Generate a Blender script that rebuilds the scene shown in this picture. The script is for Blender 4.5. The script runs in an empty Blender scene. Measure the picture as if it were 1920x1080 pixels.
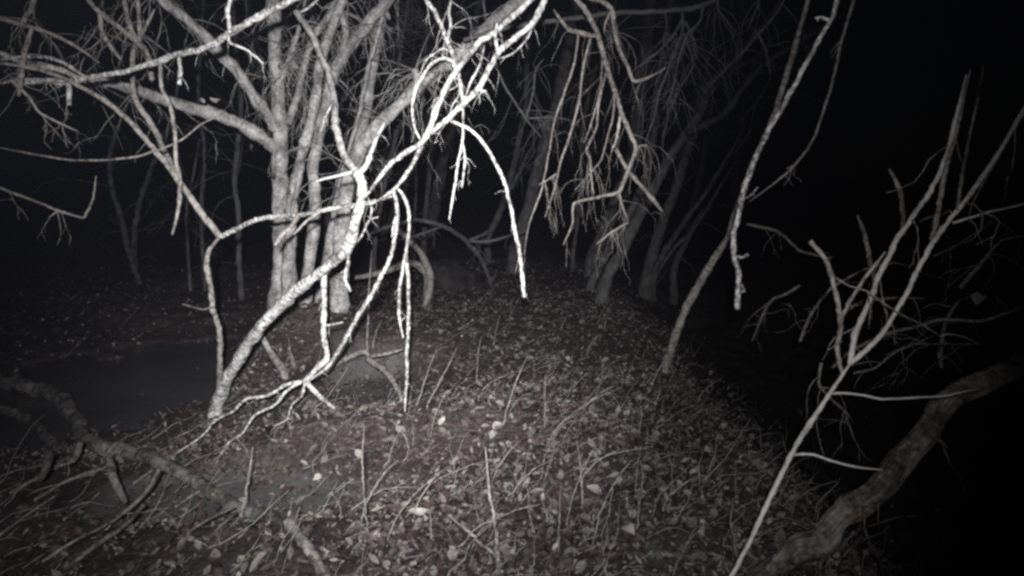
import bpy, math, random
import numpy as np
from mathutils import Vector, noise

# ------------------------------------------------------------------ camera, sky, lights, exposure
sc = bpy.context.scene
COL = sc.collection
FPX, CAM_Z, PITCH = 1250.0, 1.25, math.radians(9.5)      # focal length in 1920-wide pixels
cam_d = bpy.data.cameras.new('camera')
cam_d.sensor_width = 36.0
cam_d.lens = 36.0 * FPX / 1920.0
cam_d.clip_start, cam_d.clip_end = 0.02, 400.0
cam = bpy.data.objects.new('camera', cam_d)
cam.location = (0, 0, CAM_Z)
cam.rotation_euler = (math.pi / 2 - PITCH, 0, 0)
COL.objects.link(cam)
sc.camera = cam

MOON_EL, MOON_ROT = math.radians(28), math.radians(150)
world = bpy.data.worlds.new('World')
sc.world = world
world.use_nodes = True
wn = world.node_tree.nodes
sky = wn.new('ShaderNodeTexSky')
sky.sky_type = 'NISHITA'
sky.sun_disc = False
sky.sun_elevation = MOON_EL
sky.sun_rotation = MOON_ROT
world.node_tree.links.new(sky.outputs[0], wn['Background'].inputs[0])
wn['Background'].inputs[1].default_value = 0.00008

moon_d = bpy.data.lights.new('moonlight', 'SUN')
moon_d.energy = 0.0015
moon_d.angle = math.radians(0.5)
moon = bpy.data.objects.new('moonlight', moon_d)
moon.rotation_euler = (math.pi / 2 - MOON_EL, 0, math.pi - MOON_ROT)
COL.objects.link(moon)

# the hand torch that lights the place (carried beside the camera)
TORCH_W, TORCH_CONE, TORCH_BLEND = 1120.0, 97.0, 1.0
torch_d = bpy.data.lights.new('torch', 'SPOT')
torch_d.energy = TORCH_W
torch_d.spot_size = math.radians(TORCH_CONE)
torch_d.spot_blend = TORCH_BLEND
torch_d.shadow_soft_size = 0.025
torch_d.color = (0.985, 0.985, 1.0)
torch_d.use_nodes = True                                 # beam profile of the torch: hot centre, weaker spill
ln_ = torch_d.node_tree
tcl = ln_.nodes.new('ShaderNodeTexCoord')
sx = ln_.nodes.new('ShaderNodeSeparateXYZ')
ab = ln_.nodes.new('ShaderNodeMath'); ab.operation = 'ABSOLUTE'
mrl = ln_.nodes.new('ShaderNodeMapRange'); mrl.interpolation_type = 'SMOOTHSTEP'
mrl.inputs['From Min'].default_value = math.cos(math.radians(30))
mrl.inputs['From Max'].default_value = 1.0
mrl.inputs['To Min'].default_value = 0.29
mrl.inputs['To Max'].default_value = 1.55
ln_.links.new(tcl.outputs['Normal'], sx.inputs[0])
ln_.links.new(sx.outputs['Z'], ab.inputs[0])
ln_.links.new(ab.outputs[0], mrl.inputs[0])
ln_.links.new(mrl.outputs[0], ln_.nodes['Emission'].inputs['Strength'])
torch = bpy.data.objects.new('torch', torch_d)
torch.location = (-0.01, -0.14, CAM_Z + 0.12)
COL.objects.link(torch)

vs = sc.view_settings
vs.view_transform = 'Standard'
vs.look = 'None'
vs.exposure = 0.0
vs.gamma = 1.0
sc.cycles.use_denoising = False
sc.cycles.sample_clamp_indirect = 0.6
sc.cycles.sample_clamp_direct = 6.0
sc.cycles.caustics_reflective = False
sc.cycles.caustics_refractive = False
sc.cycles.volume_bounces = 0
sc.cycles.max_bounces = 5
sc.cycles.diffuse_bounces = 3
sc.cycles.filter_width = 2.9
sc.cycles.volume_step_rate = 1.0

# ------------------------------------------------------------------ projection helpers
CAM = Vector((0, 0, CAM_Z))
FWD = Vector((0, math.cos(PITCH), -math.sin(PITCH)))
UPV = Vector((0, math.sin(PITCH), math.cos(PITCH)))
RGT = Vector((1, 0, 0))


def at(px, py, d):
    """the point of the place seen at that spot of the photograph, d metres ahead"""
    return CAM + FWD * d + RGT * ((px - 960) / FPX * d) + UPV * ((540 - py) / FPX * d)


torch.rotation_euler = (at(722, 445, 4.0) - torch.location).to_track_quat('-Z', 'Y').to_euler()


def sstep(a, b, x):
    t = min(1.0, max(0.0, (x - a) / (b - a)))
    return t * t * (3 - 2 * t)


POOLS = [(-2.55, 4.1, 0.85, 1.1, 0.05), (-1.15, 2.52, 0.62, 0.27, 0.12), (-0.78, 3.95, 0.44, 0.42, 0.0),
         (-5.2, 4.6, 1.3, 1.0, 0.2)]
WATER_Z = -0.05
HUMMOCK = 0.40


def pool_f(x, y):
    """(1 well inside a pool, 0 outside), (1 on its rim, 0 away from it)"""
    best = near = 0.0
    rmin = 9.0
    for cx, cy, rx, ry, sk in POOLS:
        u, v = (x - cx - sk * (y - cy)) / rx, (y - cy) / ry
        r = math.sqrt(u * u + v * v) + 0.44 * noise.noise((x * 1.7 + cx, y * 1.7, 3.1)) \
            + 0.22 * noise.noise((x * 5.2 + cx, y * 5.2, 1.1))
        best = max(best, 1 - sstep(0.72, 1.12, r))
        near = max(near, 1 - sstep(1.35, 1.8, r))
        rmin = min(rmin, r)
    return best, near, rmin


def right_edge(y):
    return 1.12 + 0.06 * max(0.0, y - 3) - 0.12 * max(0, y - 5)


def height(x, y):
    h = 0.10 * noise.noise((x * 0.5, y * 0.5, 0.3)) + 0.05 * noise.noise((x * 1.6, y * 1.6, 7.7)) \
        + 0.032 * noise.noise((x * 5.5, y * 5.5, 2.2)) + 0.015 * noise.noise((x * 14, y * 14, 4.2))
    # the litter bank: slightly raised ridge
    cx = -0.1 - 0.07 * (y - 2)
    h += 0.10 * math.exp(-((x - cx) / 0.9) ** 2) * sstep(0.2, 2.5, y)
    # falls away on the right to a dark gully, rises again beyond
    e = right_edge(y)
    drop = sstep(e - 0.25, e + 1.1, x) * (1 - sstep(e + 3.2, e + 6.0, x))
    h -= 0.75 * drop * (1 - 0.75 * sstep(6.2, 9.0, y))
    # low wet ground on the left
    h -= 0.05 * sstep(-0.9, -1.7, x)
    # slow rise far behind
    h += 0.5 * sstep(11, 22, y) + 0.4 * sstep(7, 14, abs(x))
    p, near, rm = pool_f(x, y)
    if rm < 2.6:                                  # banks slope gently into the water
        lim = WATER_Z + 0.015 + 0.13 * max(0.0, rm - 0.95) + 0.02 * noise.noise((x * 6, y * 6, 8.8))
        h = min(h, lim) if y < 4.2 else h + (min(h, lim) - h) * (1 - sstep(4.2, 4.8, y) * sstep(-2.5, -2.0, x))
    h += HUMMOCK * math.exp(-((x + 1.5) / 0.68) ** 2 - ((y - 4.5) / 0.62) ** 2)      # hummock the many-stemmed tree stands on
    if near > 0 and h < WATER_Z + 0.02:
        h += (WATER_Z + 0.02 - h) * near
    if p > 0:
        h = h * (1 - p) + (WATER_Z - (0.09 if x < -1.7 or y > 4.6 else 0.03)) * p
    return h


def ground_depth(px, py):
    lo = None
    d = 0.8
    while d < 40:
        p = at(px, py, d)
        if p.z <= height(p.x, p.y):
            for _ in range(12):
                m = (lo + d) / 2
                q = at(px, py, m)
                if q.z <= height(q.x, q.y):
                    d = m
                else:
                    lo = m
            return d
        lo = d
        d *= 1.02
    return d


# ------------------------------------------------------------------ materials
def mat_new(name):
    m = bpy.data.materials.new(name)
    m.use_nodes = True
    nt = m.node_tree
    return m, nt, nt.nodes['Principled BSDF']


def ramp(nt, cols):
    r = nt.nodes.new('ShaderNodeValToRGB')
    e = r.color_ramp.elements
    while len(e) < len(cols):
        e.new(0.5)
    for k, (p, c) in enumerate(cols):
        e[k].position = p
        e[k].color = (c[0], c[1], c[2], 1)
    return r


def bark(name, dark, mid, light, stretch=6.0, scale=14.0, bump=0.5, rings=0.0, rough=0.85):
    m, nt, bs = mat_new(name)
    L = nt.links.new
    uv = nt.nodes.new('ShaderNodeUVMap')
    mp = nt.nodes.new('ShaderNodeMapping')
    mp.inputs['Scale'].default_value = (stretch, 1.0, 1.0)
    L(uv.outputs[0], mp.inputs[0])
    n1 = nt.nodes.new('ShaderNodeTexNoise')
    n1.inputs['Scale'].default_value = scale
    n1.inputs['Detail'].default_value = 7
    n1.inputs['Roughness'].default_value = 0.68
    L(mp.outputs[0], n1.inputs['Vector'])
    tc = nt.nodes.new('ShaderNodeTexCoord')
    n2 = nt.nodes.new('ShaderNodeTexNoise')
    n2.inputs['Scale'].default_value = 9.0
    n2.inputs['Detail'].default_value = 6
    L(tc.outputs['Object'], n2.inputs['Vector'])
    n3 = nt.nodes.new('ShaderNodeTexNoise')
    n3.inputs['Scale'].default_value = 60.0
    n3.inputs['Detail'].default_value = 3
    L(tc.outputs['Object'], n3.inputs['Vector'])
    mx = nt.nodes.new('ShaderNodeMath'); mx.operation = 'MULTIPLY_ADD'
    L(n1.outputs[0], mx.inputs[0]); mx.inputs[1].default_value = 0.52
    m2 = nt.nodes.new('ShaderNodeMath'); m2.operation = 'MULTIPLY'
    L(n2.outputs[0], m2.inputs[0]); m2.inputs[1].default_value = 0.48
    L(m2.outputs[0], mx.inputs[2])
    fac = mx.outputs[0]
    if rings > 0:
        mr = nt.nodes.new('ShaderNodeMapping')
        mr.inputs['Scale'].default_value = (0.6, 1, 1)
        L(uv.outputs[0], mr.inputs[0])
        nr = nt.nodes.new('ShaderNodeTexNoise')
        nr.inputs['Scale'].default_value = 55.0
        nr.inputs['Detail'].default_value = 3
        L(mr.outputs[0], nr.inputs['Vector'])
        ma = nt.nodes.new('ShaderNodeMath'); ma.operation = 'MULTIPLY_ADD'
        sb = nt.nodes.new('ShaderNodeMath'); sb.operation = 'SUBTRACT'
        L(nr.outputs[0], sb.inputs[0]); sb.inputs[1].default_value = 0.5
        L(sb.outputs[0], ma.inputs[0]); ma.inputs[1].default_value = rings
        L(fac, ma.inputs[2])
        fac = ma.outputs[0]
    r = ramp(nt, [(0.37, dark), (0.49, mid), (0.62, light)])
    L(fac, r.inputs[0])
    L(r.outputs[0], bs.inputs['Base Color'])
    bs.inputs['Roughness'].default_value = rough
    bs.inputs['Specular IOR Level'].default_value = 0.25
    ad = nt.nodes.new('ShaderNodeMath'); ad.operation = 'MULTIPLY_ADD'
    L(n3.outputs[0], ad.inputs[0]); ad.inputs[1].default_value = 0.25; L(fac, ad.inputs[2])
    b = nt.nodes.new('ShaderNodeBump')
    b.inputs['Strength'].default_value = bump
    b.inputs['Distance'].default_value = 0.012
    L(ad.outputs[0], b.inputs['Height'])
    L(b.outputs[0], bs.inputs['Normal'])
    return m


M = {}
M['pale'] = bark('pale_bark', (0.09, 0.086, 0.08), (0.28, 0.272, 0.258), (0.54, 0.53, 0.51), 2, 26, 1.0, 0.7, 0.6)
M['smooth'] = bark('smooth_bark', (0.20, 0.193, 0.18), (0.36, 0.352, 0.33), (0.50, 0.487, 0.465), 5, 12, 0.35, 0.25, 0.5)
M['grey'] = bark('grey_bark', (0.075, 0.07, 0.067), (0.23, 0.22, 0.21), (0.45, 0.437, 0.42), 3, 9, 1.0, 0.3)
M['brown'] = bark('brown_bark', (0.075, 0.066, 0.06), (0.17, 0.155, 0.14), (0.28, 0.26, 0.24), 4, 18, 0.7, 0.6)
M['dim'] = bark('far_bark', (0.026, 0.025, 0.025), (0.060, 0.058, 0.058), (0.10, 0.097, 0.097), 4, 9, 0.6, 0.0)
M['darklog'] = bark('wet_branch_bark', (0.018, 0.016, 0.015), (0.075, 0.068, 0.062), (0.17, 0.155, 0.145), 2, 16, 1.0, 0.4)
M['earth'] = bark('dark_earth', (0.006, 0.005, 0.005), (0.018, 0.015, 0.015), (0.045, 0.039, 0.037), 1, 9, 1.0, 0.0)
M['log'] = bark('rotten_log_bark', (0.014, 0.012, 0.011), (0.09, 0.078, 0.068), (0.25, 0.222, 0.195), 4, 22, 1.0, 0.3)
M['straw'] = bark('straw', (0.12, 0.112, 0.10), (0.25, 0.238, 0.22), (0.42, 0.405, 0.38), 2, 20, 0.2, 0.2)
M['stalk'] = bark('dry_stalk', (0.08, 0.073, 0.066), (0.17, 0.158, 0.145), (0.30, 0.285, 0.265), 4, 30, 0.3, 0.5)


def leaf_mat(name, cols):
    m, nt, bs = mat_new(name)
    L = nt.links.new
    g = nt.nodes.new('ShaderNodeNewGeometry')
    oi = nt.nodes.new('ShaderNodeObjectInfo')
    ad = nt.nodes.new('ShaderNodeMath'); ad.operation = 'ADD'
    L(g.outputs['Random Per Island'], ad.inputs[0]); L(oi.outputs['Random'], ad.inputs[1])
    fr = nt.nodes.new('ShaderNodeMath'); fr.operation = 'FRACT'
    L(ad.outputs[0], fr.inputs[0])
    r = ramp(nt, cols)
    L(fr.outputs[0], r.inputs[0])
    tc = nt.nodes.new('ShaderNodeTexCoord')
    n = nt.nodes.new('ShaderNodeTexNoise')
    n.inputs['Scale'].default_value = 90.0
    n.inputs['Detail'].default_value = 5
    L(tc.outputs['Object'], n.inputs['Vector'])
    mr = nt.nodes.new('ShaderNodeMapRange')
    mr.inputs['To Min'].default_value = 0.45
    mr.inputs['To Max'].default_value = 1.45
    L(n.outputs[0], mr.inputs[0])
    mx = nt.nodes.new('ShaderNodeMix'); mx.data_type = 'RGBA'; mx.blend_type = 'MULTIPLY'
    mx.inputs[0].default_value = 1.0
    L(r.outputs[0], mx.inputs[6]); L(mr.outputs[0], mx.inputs[7])
    L(mx.outputs[2], bs.inputs['Base Color'])
    bs.inputs['Roughness'].default_value = 0.6
    bs.inputs['Specular IOR Level'].default_value = 0.3
    b = nt.nodes.new('ShaderNodeBump')
    b.inputs['Strength'].default_value = 0.5
    b.inputs['Distance'].default_value = 0.004
    L(n.outputs[0], b.inputs['Height']); L(b.outputs[0], bs.inputs['Normal'])
    return m


M['leaf'] = leaf_mat('dead_leaf', [(0.0, (0.016, 0.010, 0.010)), (0.25, (0.050, 0.031, 0.031)),
                                   (0.55, (0.080, 0.063, 0.061)), (0.82, (0.122, 0.110, 0.099)), (0.985, (0.24, 0.225, 0.205))])
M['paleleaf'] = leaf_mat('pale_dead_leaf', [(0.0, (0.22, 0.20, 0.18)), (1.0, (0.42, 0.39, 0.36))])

m, nt, bs = mat_new('soil')
tc = nt.nodes.new('ShaderNodeTexCoord')
n1 = nt.nodes.new('ShaderNodeTexNoise'); n1.inputs['Scale'].default_value = 2.2; n1.inputs['Detail'].default_value = 10
n1.inputs['Roughness'].default_value = 0.7
n2 = nt.nodes.new('ShaderNodeTexNoise'); n2.inputs['Scale'].default_value = 38; n2.inputs['Detail'].default_value = 6
nt.links.new(tc.outputs['Object'], n1.inputs['Vector']); nt.links.new(tc.outputs['Object'], n2.inputs['Vector'])
mm = nt.nodes.new('ShaderNodeMath'); mm.operation = 'MULTIPLY_ADD'; mm.inputs[1].default_value = 0.55
hh = nt.nodes.new('ShaderNodeMath'); hh.operation = 'MULTIPLY'; hh.inputs[1].default_value = 0.45
nt.links.new(n2.outputs[0], hh.inputs[0]); nt.links.new(n1.outputs[0], mm.inputs[0]); nt.links.new(hh.outputs[0], mm.inputs[2])
r = ramp(nt, [(0.37, (0.010, 0.006, 0.006)), (0.5, (0.034, 0.024, 0.023)), (0.62, (0.072, 0.060, 0.057))])
nt.links.new(mm.outputs[0], r.inputs[0])
at_ = nt.nodes.new('ShaderNodeAttribute'); at_.attribute_name = 'silt'
r2 = ramp(nt, [(0.35, (0.065, 0.060, 0.060)), (0.65, (0.13, 0.122, 0.122))])
nt.links.new(mm.outputs[0], r2.inputs[0])
mxs = nt.nodes.new('ShaderNodeMix'); mxs.data_type = 'RGBA'
nt.links.new(at_.outputs['Fac'], mxs.inputs[0]); nt.links.new(r.outputs[0], mxs.inputs[6]); nt.links.new(r2.outputs[0], mxs.inputs[7])
nt.links.new(mxs.outputs[2], bs.inputs['Base Color'])
bs.inputs['Roughness'].default_value = 0.65
b = nt.nodes.new('ShaderNodeBump'); b.inputs['Distance'].default_value = 0.03
sm_ = nt.nodes.new('ShaderNodeMapRange'); sm_.inputs['To Min'].default_value = 0.8; sm_.inputs['To Max'].default_value = 0.25
nt.links.new(at_.outputs['Fac'], sm_.inputs[0]); nt.links.new(sm_.outputs[0], b.inputs['Strength'])
nt.links.new(mm.outputs[0], b.inputs['Height']); nt.links.new(b.outputs[0], bs.inputs['Normal'])
M['soil'] = m

m, nt, bs = mat_new('murky_water')
tc = nt.nodes.new('ShaderNodeTexCoord')
n1 = nt.nodes.new('ShaderNodeTexNoise'); n1.inputs['Scale'].default_value = 1.6; n1.inputs['Detail'].default_value = 5
nt.links.new(tc.outputs['Object'], n1.inputs['Vector'])
r = ramp(nt, [(0.3, (0.046, 0.043, 0.045)), (0.7, (0.066, 0.062, 0.064))])
nt.links.new(n1.outputs[0], r.inputs[0]); nt.links.new(r.outputs[0], bs.inputs['Base Color'])
bs.inputs['Roughness'].default_value = 0.22
bs.inputs['IOR'].default_value = 1.33
n2 = nt.nodes.new('ShaderNodeTexNoise'); n2.inputs['Scale'].default_value = 9.0; n2.inputs['Detail'].default_value = 3
nt.links.new(tc.outputs['Object'], n2.inputs['Vector'])
b = nt.nodes.new('ShaderNodeBump'); b.inputs['Strength'].default_value = 0.12; b.inputs['Distance'].default_value = 0.02
nt.links.new(n2.outputs[0], b.inputs['Height']); nt.links.new(b.outputs[0], bs.inputs['Normal'])
M['water'] = m


# ------------------------------------------------------------------ mesh helpers
class MB:
    def __init__(self):
        self.v, self.f, self.uv = [], [], []

    def quad(self, idx, uvs):
        self.f.append(idx)
        self.uv.extend(uvs)

    def tube(self, pts, rad, sides=8, seed=0.0, ridges=0.0, cap=True):
        n = len(pts)
        base = len(self.v)
        fr = len(rad) / max(1e-4, sum(rad))
        t0 = (pts[1] - pts[0]).normalized()
        ref = Vector((0, 0, 1)) if abs(t0.z) < 0.9 else Vector((1, 0, 0))
        nrm = t0.cross(ref).normalized()
        ln = 0.0
        lens = []
        for i in range(n):
            if i == 0:
                t = t0
            elif i == n - 1:
                t = (pts[-1] - pts[-2]).normalized()
            else:
                t = (pts[i + 1] - pts[i - 1])
                t = t.normalized() if t.length > 1e-9 else t0
            nrm = nrm - t * nrm.dot(t)
            nrm = nrm.normalized() if nrm.length > 1e-6 else t.orthogonal().normalized()
            bi = t.cross(nrm)
            if i:
                ln += (pts[i] - pts[i - 1]).length
            lens.append(ln)
            r = rad[i]
            for k in range(sides):
                a = 2 * math.pi * k / sides
                rr = r
                if ridges:
                    c, s = math.cos(a), math.sin(a)
                    rr *= 1 + ridges * (noise.noise((c * 1.5 + seed, s * 1.5, ln * fr * 0.3 + seed))
                                        + 0.7 * noise.noise((c * 3.5 + seed, s * 3.5, ln * fr * 0.8))
                                        + 0.4 * noise.noise((c * 8 + seed, s * 8, ln * fr * 1.5)))
                self.v.append(pts[i] + (nrm * math.cos(a) + bi * math.sin(a)) * rr)
        for i in range(n - 1):
            r = max(rad[i], 1e-4)
            for k in range(sides):
                k2 = (k + 1) % sides
                a, b2 = base + i * sides + k, base + i * sides + k2
                c, d = base + (i + 1) * sides + k2, base + (i + 1) * sides + k
                u0, u1 = k / sides * 6.283 * r, (k + 1) / sides * 6.283 * r
                self.quad((a, b2, c, d), [(u0 + seed, lens[i]), (u1 + seed, lens[i]), (u1 + seed, lens[i + 1]), (u0 + seed, lens[i + 1])])
        if cap:
            for i, rev in ((0, True), (n - 1, False)):
                ring = [base + i * sides + k for k in range(sides)]
                if rev:
                    ring.reverse()
                self.quad(tuple(ring), [(0.01 * math.cos(k) + seed, 0.01 * math.sin(k)) for k in range(sides)])

    def build(self, name, mat, parent=None, origin=Vector((0, 0, 0)), smooth=True):
        me = bpy.data.meshes.new(name)
        me.from_pydata([tuple(p - origin) for p in self.v], [], self.f)
        if self.uv and len(self.uv) == len(me.loops):
            l = me.uv_layers.new(name='UVMap')
            l.data.foreach_set('uv', np.array(self.uv, dtype=np.float32).ravel())
        me.materials.append(mat)
        if smooth:
            me.polygons.foreach_set('use_smooth', [True] * len(me.polygons))
        o = bpy.data.objects.new(name, me)
        COL.objects.link(o)
        if parent is not None:
            o.parent = parent
        return o


def tag(o, label, cat, group=None, kind=None):
    if label:
        o['label'] = label
    if cat:
        o['category'] = cat
    if group:
        o['group'] = group
    if kind:
        o['kind'] = kind
    return o


def empty(name, loc):
    e = bpy.data.objects.new(name, None)
    e.empty_display_size = 0.1
    e.location = loc
    COL.objects.link(e)
    return e


def smooth_path(ctrl, step):
    """Catmull-Rom through (Vector, radius) control points"""
    P = [c[0] for c in ctrl]
    R = [c[1] for c in ctrl]
    pts, rad = [], []
    n = len(P)
    for i in range(n - 1):
        p0 = P[i - 1] if i else P[0] * 2 - P[1]
        p1, p2 = P[i], P[i + 1]
        p3 = P[i + 2] if i + 2 < n else P[-1] * 2 - P[-2]
        k = max(2, min(90, int((p2 - p1).length / step)))
        for j in range(k):
            t = j / k
            t2, t3 = t * t, t * t * t
            q = (p1 * 2 + (p2 - p0) * t + (p0 * 2 - p1 * 5 + p2 * 4 - p3) * t2 + (p1 * 3 - p0 - p2 * 3 + p3) * t3) * 0.5
            q = q * 0.72 + (p1 + (p2 - p1) * t) * 0.28
            pts.append(q)
            rad.append(R[i] + (R[i + 1] - R[i]) * t)
    pts.append(P[-1].copy())
    rad.append(R[-1])
    return pts, rad


DS = 1.0


def P(xy, d0, d1, w0, w1, gd=None):
    """pixel polyline -> control points. depths and widths run linearly along it; d0 / d1 = 'g' means on the ground there"""
    d0 = ground_depth(*xy[0]) if d0 == 'g' else d0 * DS
    d1 = ground_depth(*xy[-1]) if d1 == 'g' else d1 * DS
    if gd:
        gd = (gd[0], gd[1] * DS)
    acc = [0.0]
    for a, b_ in zip(xy, xy[1:]):
        acc.append(acc[-1] + math.hypot(b_[0] - a[0], b_[1] - a[1]))
    out = []
    for (x, y), s in zip(xy, acc):
        t = s / acc[-1]
        d = d0 + (d1 - d0) * t
        if gd:
            tm, dm = gd
            d = d0 + (dm - d0) * t / tm if t < tm else dm + (d1 - dm) * (t - tm) / (1 - tm)
        if DS != 1.0 and y > 600:
            d = min(d, ground_depth(x, y) - 0.01)
        w = (w0 + (w1 - w0) * t) * (0.82 if w0 < 22 else 0.94)
        out.append((at(x, y, d), max(0.0007, 0.5 * w * d / FPX)))
    return out


def gnd(xy, w0, w1, lift=0.6):
    """a polyline lying on the ground"""
    out = []
    for i, (x, y) in enumerate(xy):
        d = ground_depth(x, y)
        t = i / (len(xy) - 1)
        rr = 0.5 * (w0 + (w1 - w0) * t) * d / FPX
        p = at(x, y, d)
        out.append((Vector((p.x, p.y, max(p.z, WATER_Z - 0.01) + rr * lift)), rr))
    return out


RNG = random.Random(11)


def knobbly(ctrl, sides=None, blunt=False, wob=0.5, node=0.22, ridges=None, seed=None, rooted=False, flare=1.0):
    seed = RNG.random() * 50 if seed is None else seed
    if rooted:
        p, r = ctrl[0]
        ctrl = [(Vector((p.x, p.y, min(p.z - 0.14 - r, height(p.x, p.y) - 0.08))), r * flare * 1.25)] + [(p, r * flare)] + list(ctrl[1:])
    rm = sum(c[1] for c in ctrl) / len(ctrl)
    step = max(0.006, min(0.04, rm * 0.95))
    pts, rad = smooth_path(ctrl, step)
    L = 0.0
    nxt = RNG.uniform(3, 14) * rm
    nodes = []
    tot = sum((b_ - a).length for a, b_ in zip(pts, pts[1:]))
    while nxt < tot:
        nodes.append((nxt, RNG.uniform(0.3, 1.0)))
        nxt += RNG.uniform(6, 20) * rm
    n = len(pts)
    for i in range(n):
        if i:
            L += (pts[i] - prev).length
        prev = pts[i].copy()
        f = min(1.0, 4 * min(i, n - 1 - i) / n) * wob * rad[i]
        s = L / max(rm, 1e-4)
        o = Vector((noise.noise((s * 0.09, seed, 0)), noise.noise((s * 0.09, seed, 9)), noise.noise((s * 0.09, seed, 17))))
        o2 = Vector((noise.noise((s * 0.33, seed, 3)), noise.noise((s * 0.33, seed, 5)), noise.noise((s * 0.33, seed, 7))))
        pts[i] = pts[i] + o * f * 0.9 + o2 * f * 0.55
        k = 1 + 0.14 * noise.noise((s * 0.45, seed, 31)) + 0.10 * noise.noise((s * 1.3, seed, 37))
        for nl, na in nodes:
            q = (L - nl) / (0.8 * rm)
            if abs(q) < 3:
                k += node * na * math.exp(-q * q)
        rad[i] *= k
        if not blunt and i > n * 0.8:
            rad[i] *= 1 - 0.6 * (i / n - 0.8) / 0.2
    if sides is None:
        sides = 8 if rm < 0.008 else 12 if rm < 0.04 else 22
    if ridges is None:
        ridges = 0.30 if rm < 0.04 else 0.18
    return pts, rad, sides, ridges, seed


def add_branch(mb, ctrl, **kw):
    pts, rad, sides, ridges, seed = knobbly(ctrl, **kw)
    mb.tube(pts, rad, sides, seed, ridges)
    return pts, rad


def sprig(mb, p, d, length, r, rng, droop=0.5, sub=2, depth=0):
    n = 6
    pts, rad = [p.copy()], [r]
    d = d.normalized()
    q = p.copy()
    for i in range(n):
        d = (d + Vector((rng.gauss(0, .22), rng.gauss(0, .22), rng.gauss(0, .22) - droop * 0.3))).normalized()
        q = q + d * (length / n)
        pts.append(q.copy())
        rad.append(r * (1 - 0.75 * (i + 1) / n) * rng.uniform(0.85, 1.2))
        if sub and depth < 2 and rng.random() < 0.33 * sub and i > 0:
            dd = (d + Vector((rng.gauss(0, .7), rng.gauss(0, .7), rng.gauss(0, .7)))).normalized()
            sprig(mb, q, dd, length * rng.uniform(0.2, 0.5), r * 0.6, rng, droop, sub, depth + 1)
    mb.tube(pts, rad, 4, rng.random() * 9)


def leaf_shape(mb, p, L, W, rng, tilt=0.5, hang=False):
    """one curled leaf, 2 x 4 quads"""
    yaw = rng.uniform(0, 6.283)
    if hang:
        ax = Vector((rng.gauss(0, .3), rng.gauss(0, .3), -1)).normalized()
    else:
        ax = Vector((math.cos(yaw), math.sin(yaw), rng.gauss(0, tilt))).normalized()
    side = ax.cross(Vector((rng.gauss(0, tilt), rng.gauss(0, tilt), 1.0))).normalized()
    up = side.cross(ax).normalized()
    curl = rng.uniform(-0.5, 0.9)
    cup = rng.uniform(-0.2, 0.8)
    base = len(mb.v)
    jit = L * 0.07
    prof = (0.10, 0.72, 1.0, 0.66, 0.05)
    for i in range(5):
        t = i / 4
        lift = curl * (t - 0.5) ** 2 * L
        w = prof[i] * W * 0.5 * rng.uniform(0.85, 1.15)
        c = p + ax * ((t - 0.5) * L) + up * lift
        mb.v.append(c - side * w + up * (cup * w + rng.uniform(-1, 1) * jit))
        mb.v.append(c + up * rng.uniform(-1, 1) * jit)
        mb.v.append(c + side * w + up * cup * w * rng.uniform(0.5, 1.2))
    for i in range(4):
        a = base + i * 3
        for k in (0, 1):
            mb.f.append((a + k, a + k + 1, a + k + 4, a + k + 3))


def T(name, label, cat, mat, parts, sprigs=None, group=None):
    """a thing: Empty at its base, traced pieces as parts ('>' = sub-part of the piece before)"""
    first = parts[0][1][0][0]
    root = empty(name, first)
    tag(root, label, cat, group)
    last = None
    paths = []
    for part in parts:
        nm, ctrl = part[0], part[1]
        kw = dict(part[2]) if len(part) > 2 else {}
        mt = kw.pop('mat', mat)
        lab = kw.pop('label', None)
        par = root
        if nm[0] == '>':
            nm, par = nm[1:], last
        mb = MB()
        pts, rad = add_branch(mb, ctrl, **kw)
        o = mb.build(nm, M[mt], par, first)
        if lab:
            o['label'] = lab
        if par is root:
            last = o
        paths.append((pts, rad))
    if sprigs:
        rng = random.Random(sprigs.get('seed', 1))
        mb = MB()
        idx = sprigs.get('on') or range(len(paths))
        lo, hi = sprigs.get('span', (0.1, 1.0))
        for _ in range(sprigs['n']):
            pts, rad = paths[rng.choice(list(idx))]
            i = int(rng.uniform(lo, hi) * (len(pts) - 1))
            d = Vector((rng.gauss(0, 1), rng.gauss(0, .7), rng.gauss(sprigs.get('up', -0.6), .6)))
            Ls = rng.uniform(*sprigs['len'])
            sprig(mb, pts[i], d, Ls, min(rad[i] * 0.6, sprigs.get('r', 0.004)), rng, sprigs.get('droop', 0.6), sprigs.get('sub', 1))
        o = mb.build('fine_twigs', M[sprigs.get('mat', mat)], root, first)
        o['kind'] = 'stuff'
    return root, paths


def hang_leaf(root, px, py, d, L, W, seed, mat='paleleaf', name='leaf'):
    mb = MB()
    leaf_shape(mb, at(px, py, d), L, W, random.Random(seed), 1.1, mat == 'leaf')
    o = mb.build(name, M[mat], root, Vector(root.location))
    return o

# ------------------------------------------------------------------ ground, pools
def graded(lo, a, b, hi, fine):
    xs = list(np.arange(a, b, fine))
    s, x = fine, b
    while x < hi:
        xs.append(x); s *= 1.18; x += s
    xs.append(hi)
    s, x, left = fine * 1.18, a - fine, []
    while x > lo:
        left.append(x); s *= 1.18; x -= s
    left.append(lo)
    return left[::-1] + xs


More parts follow.
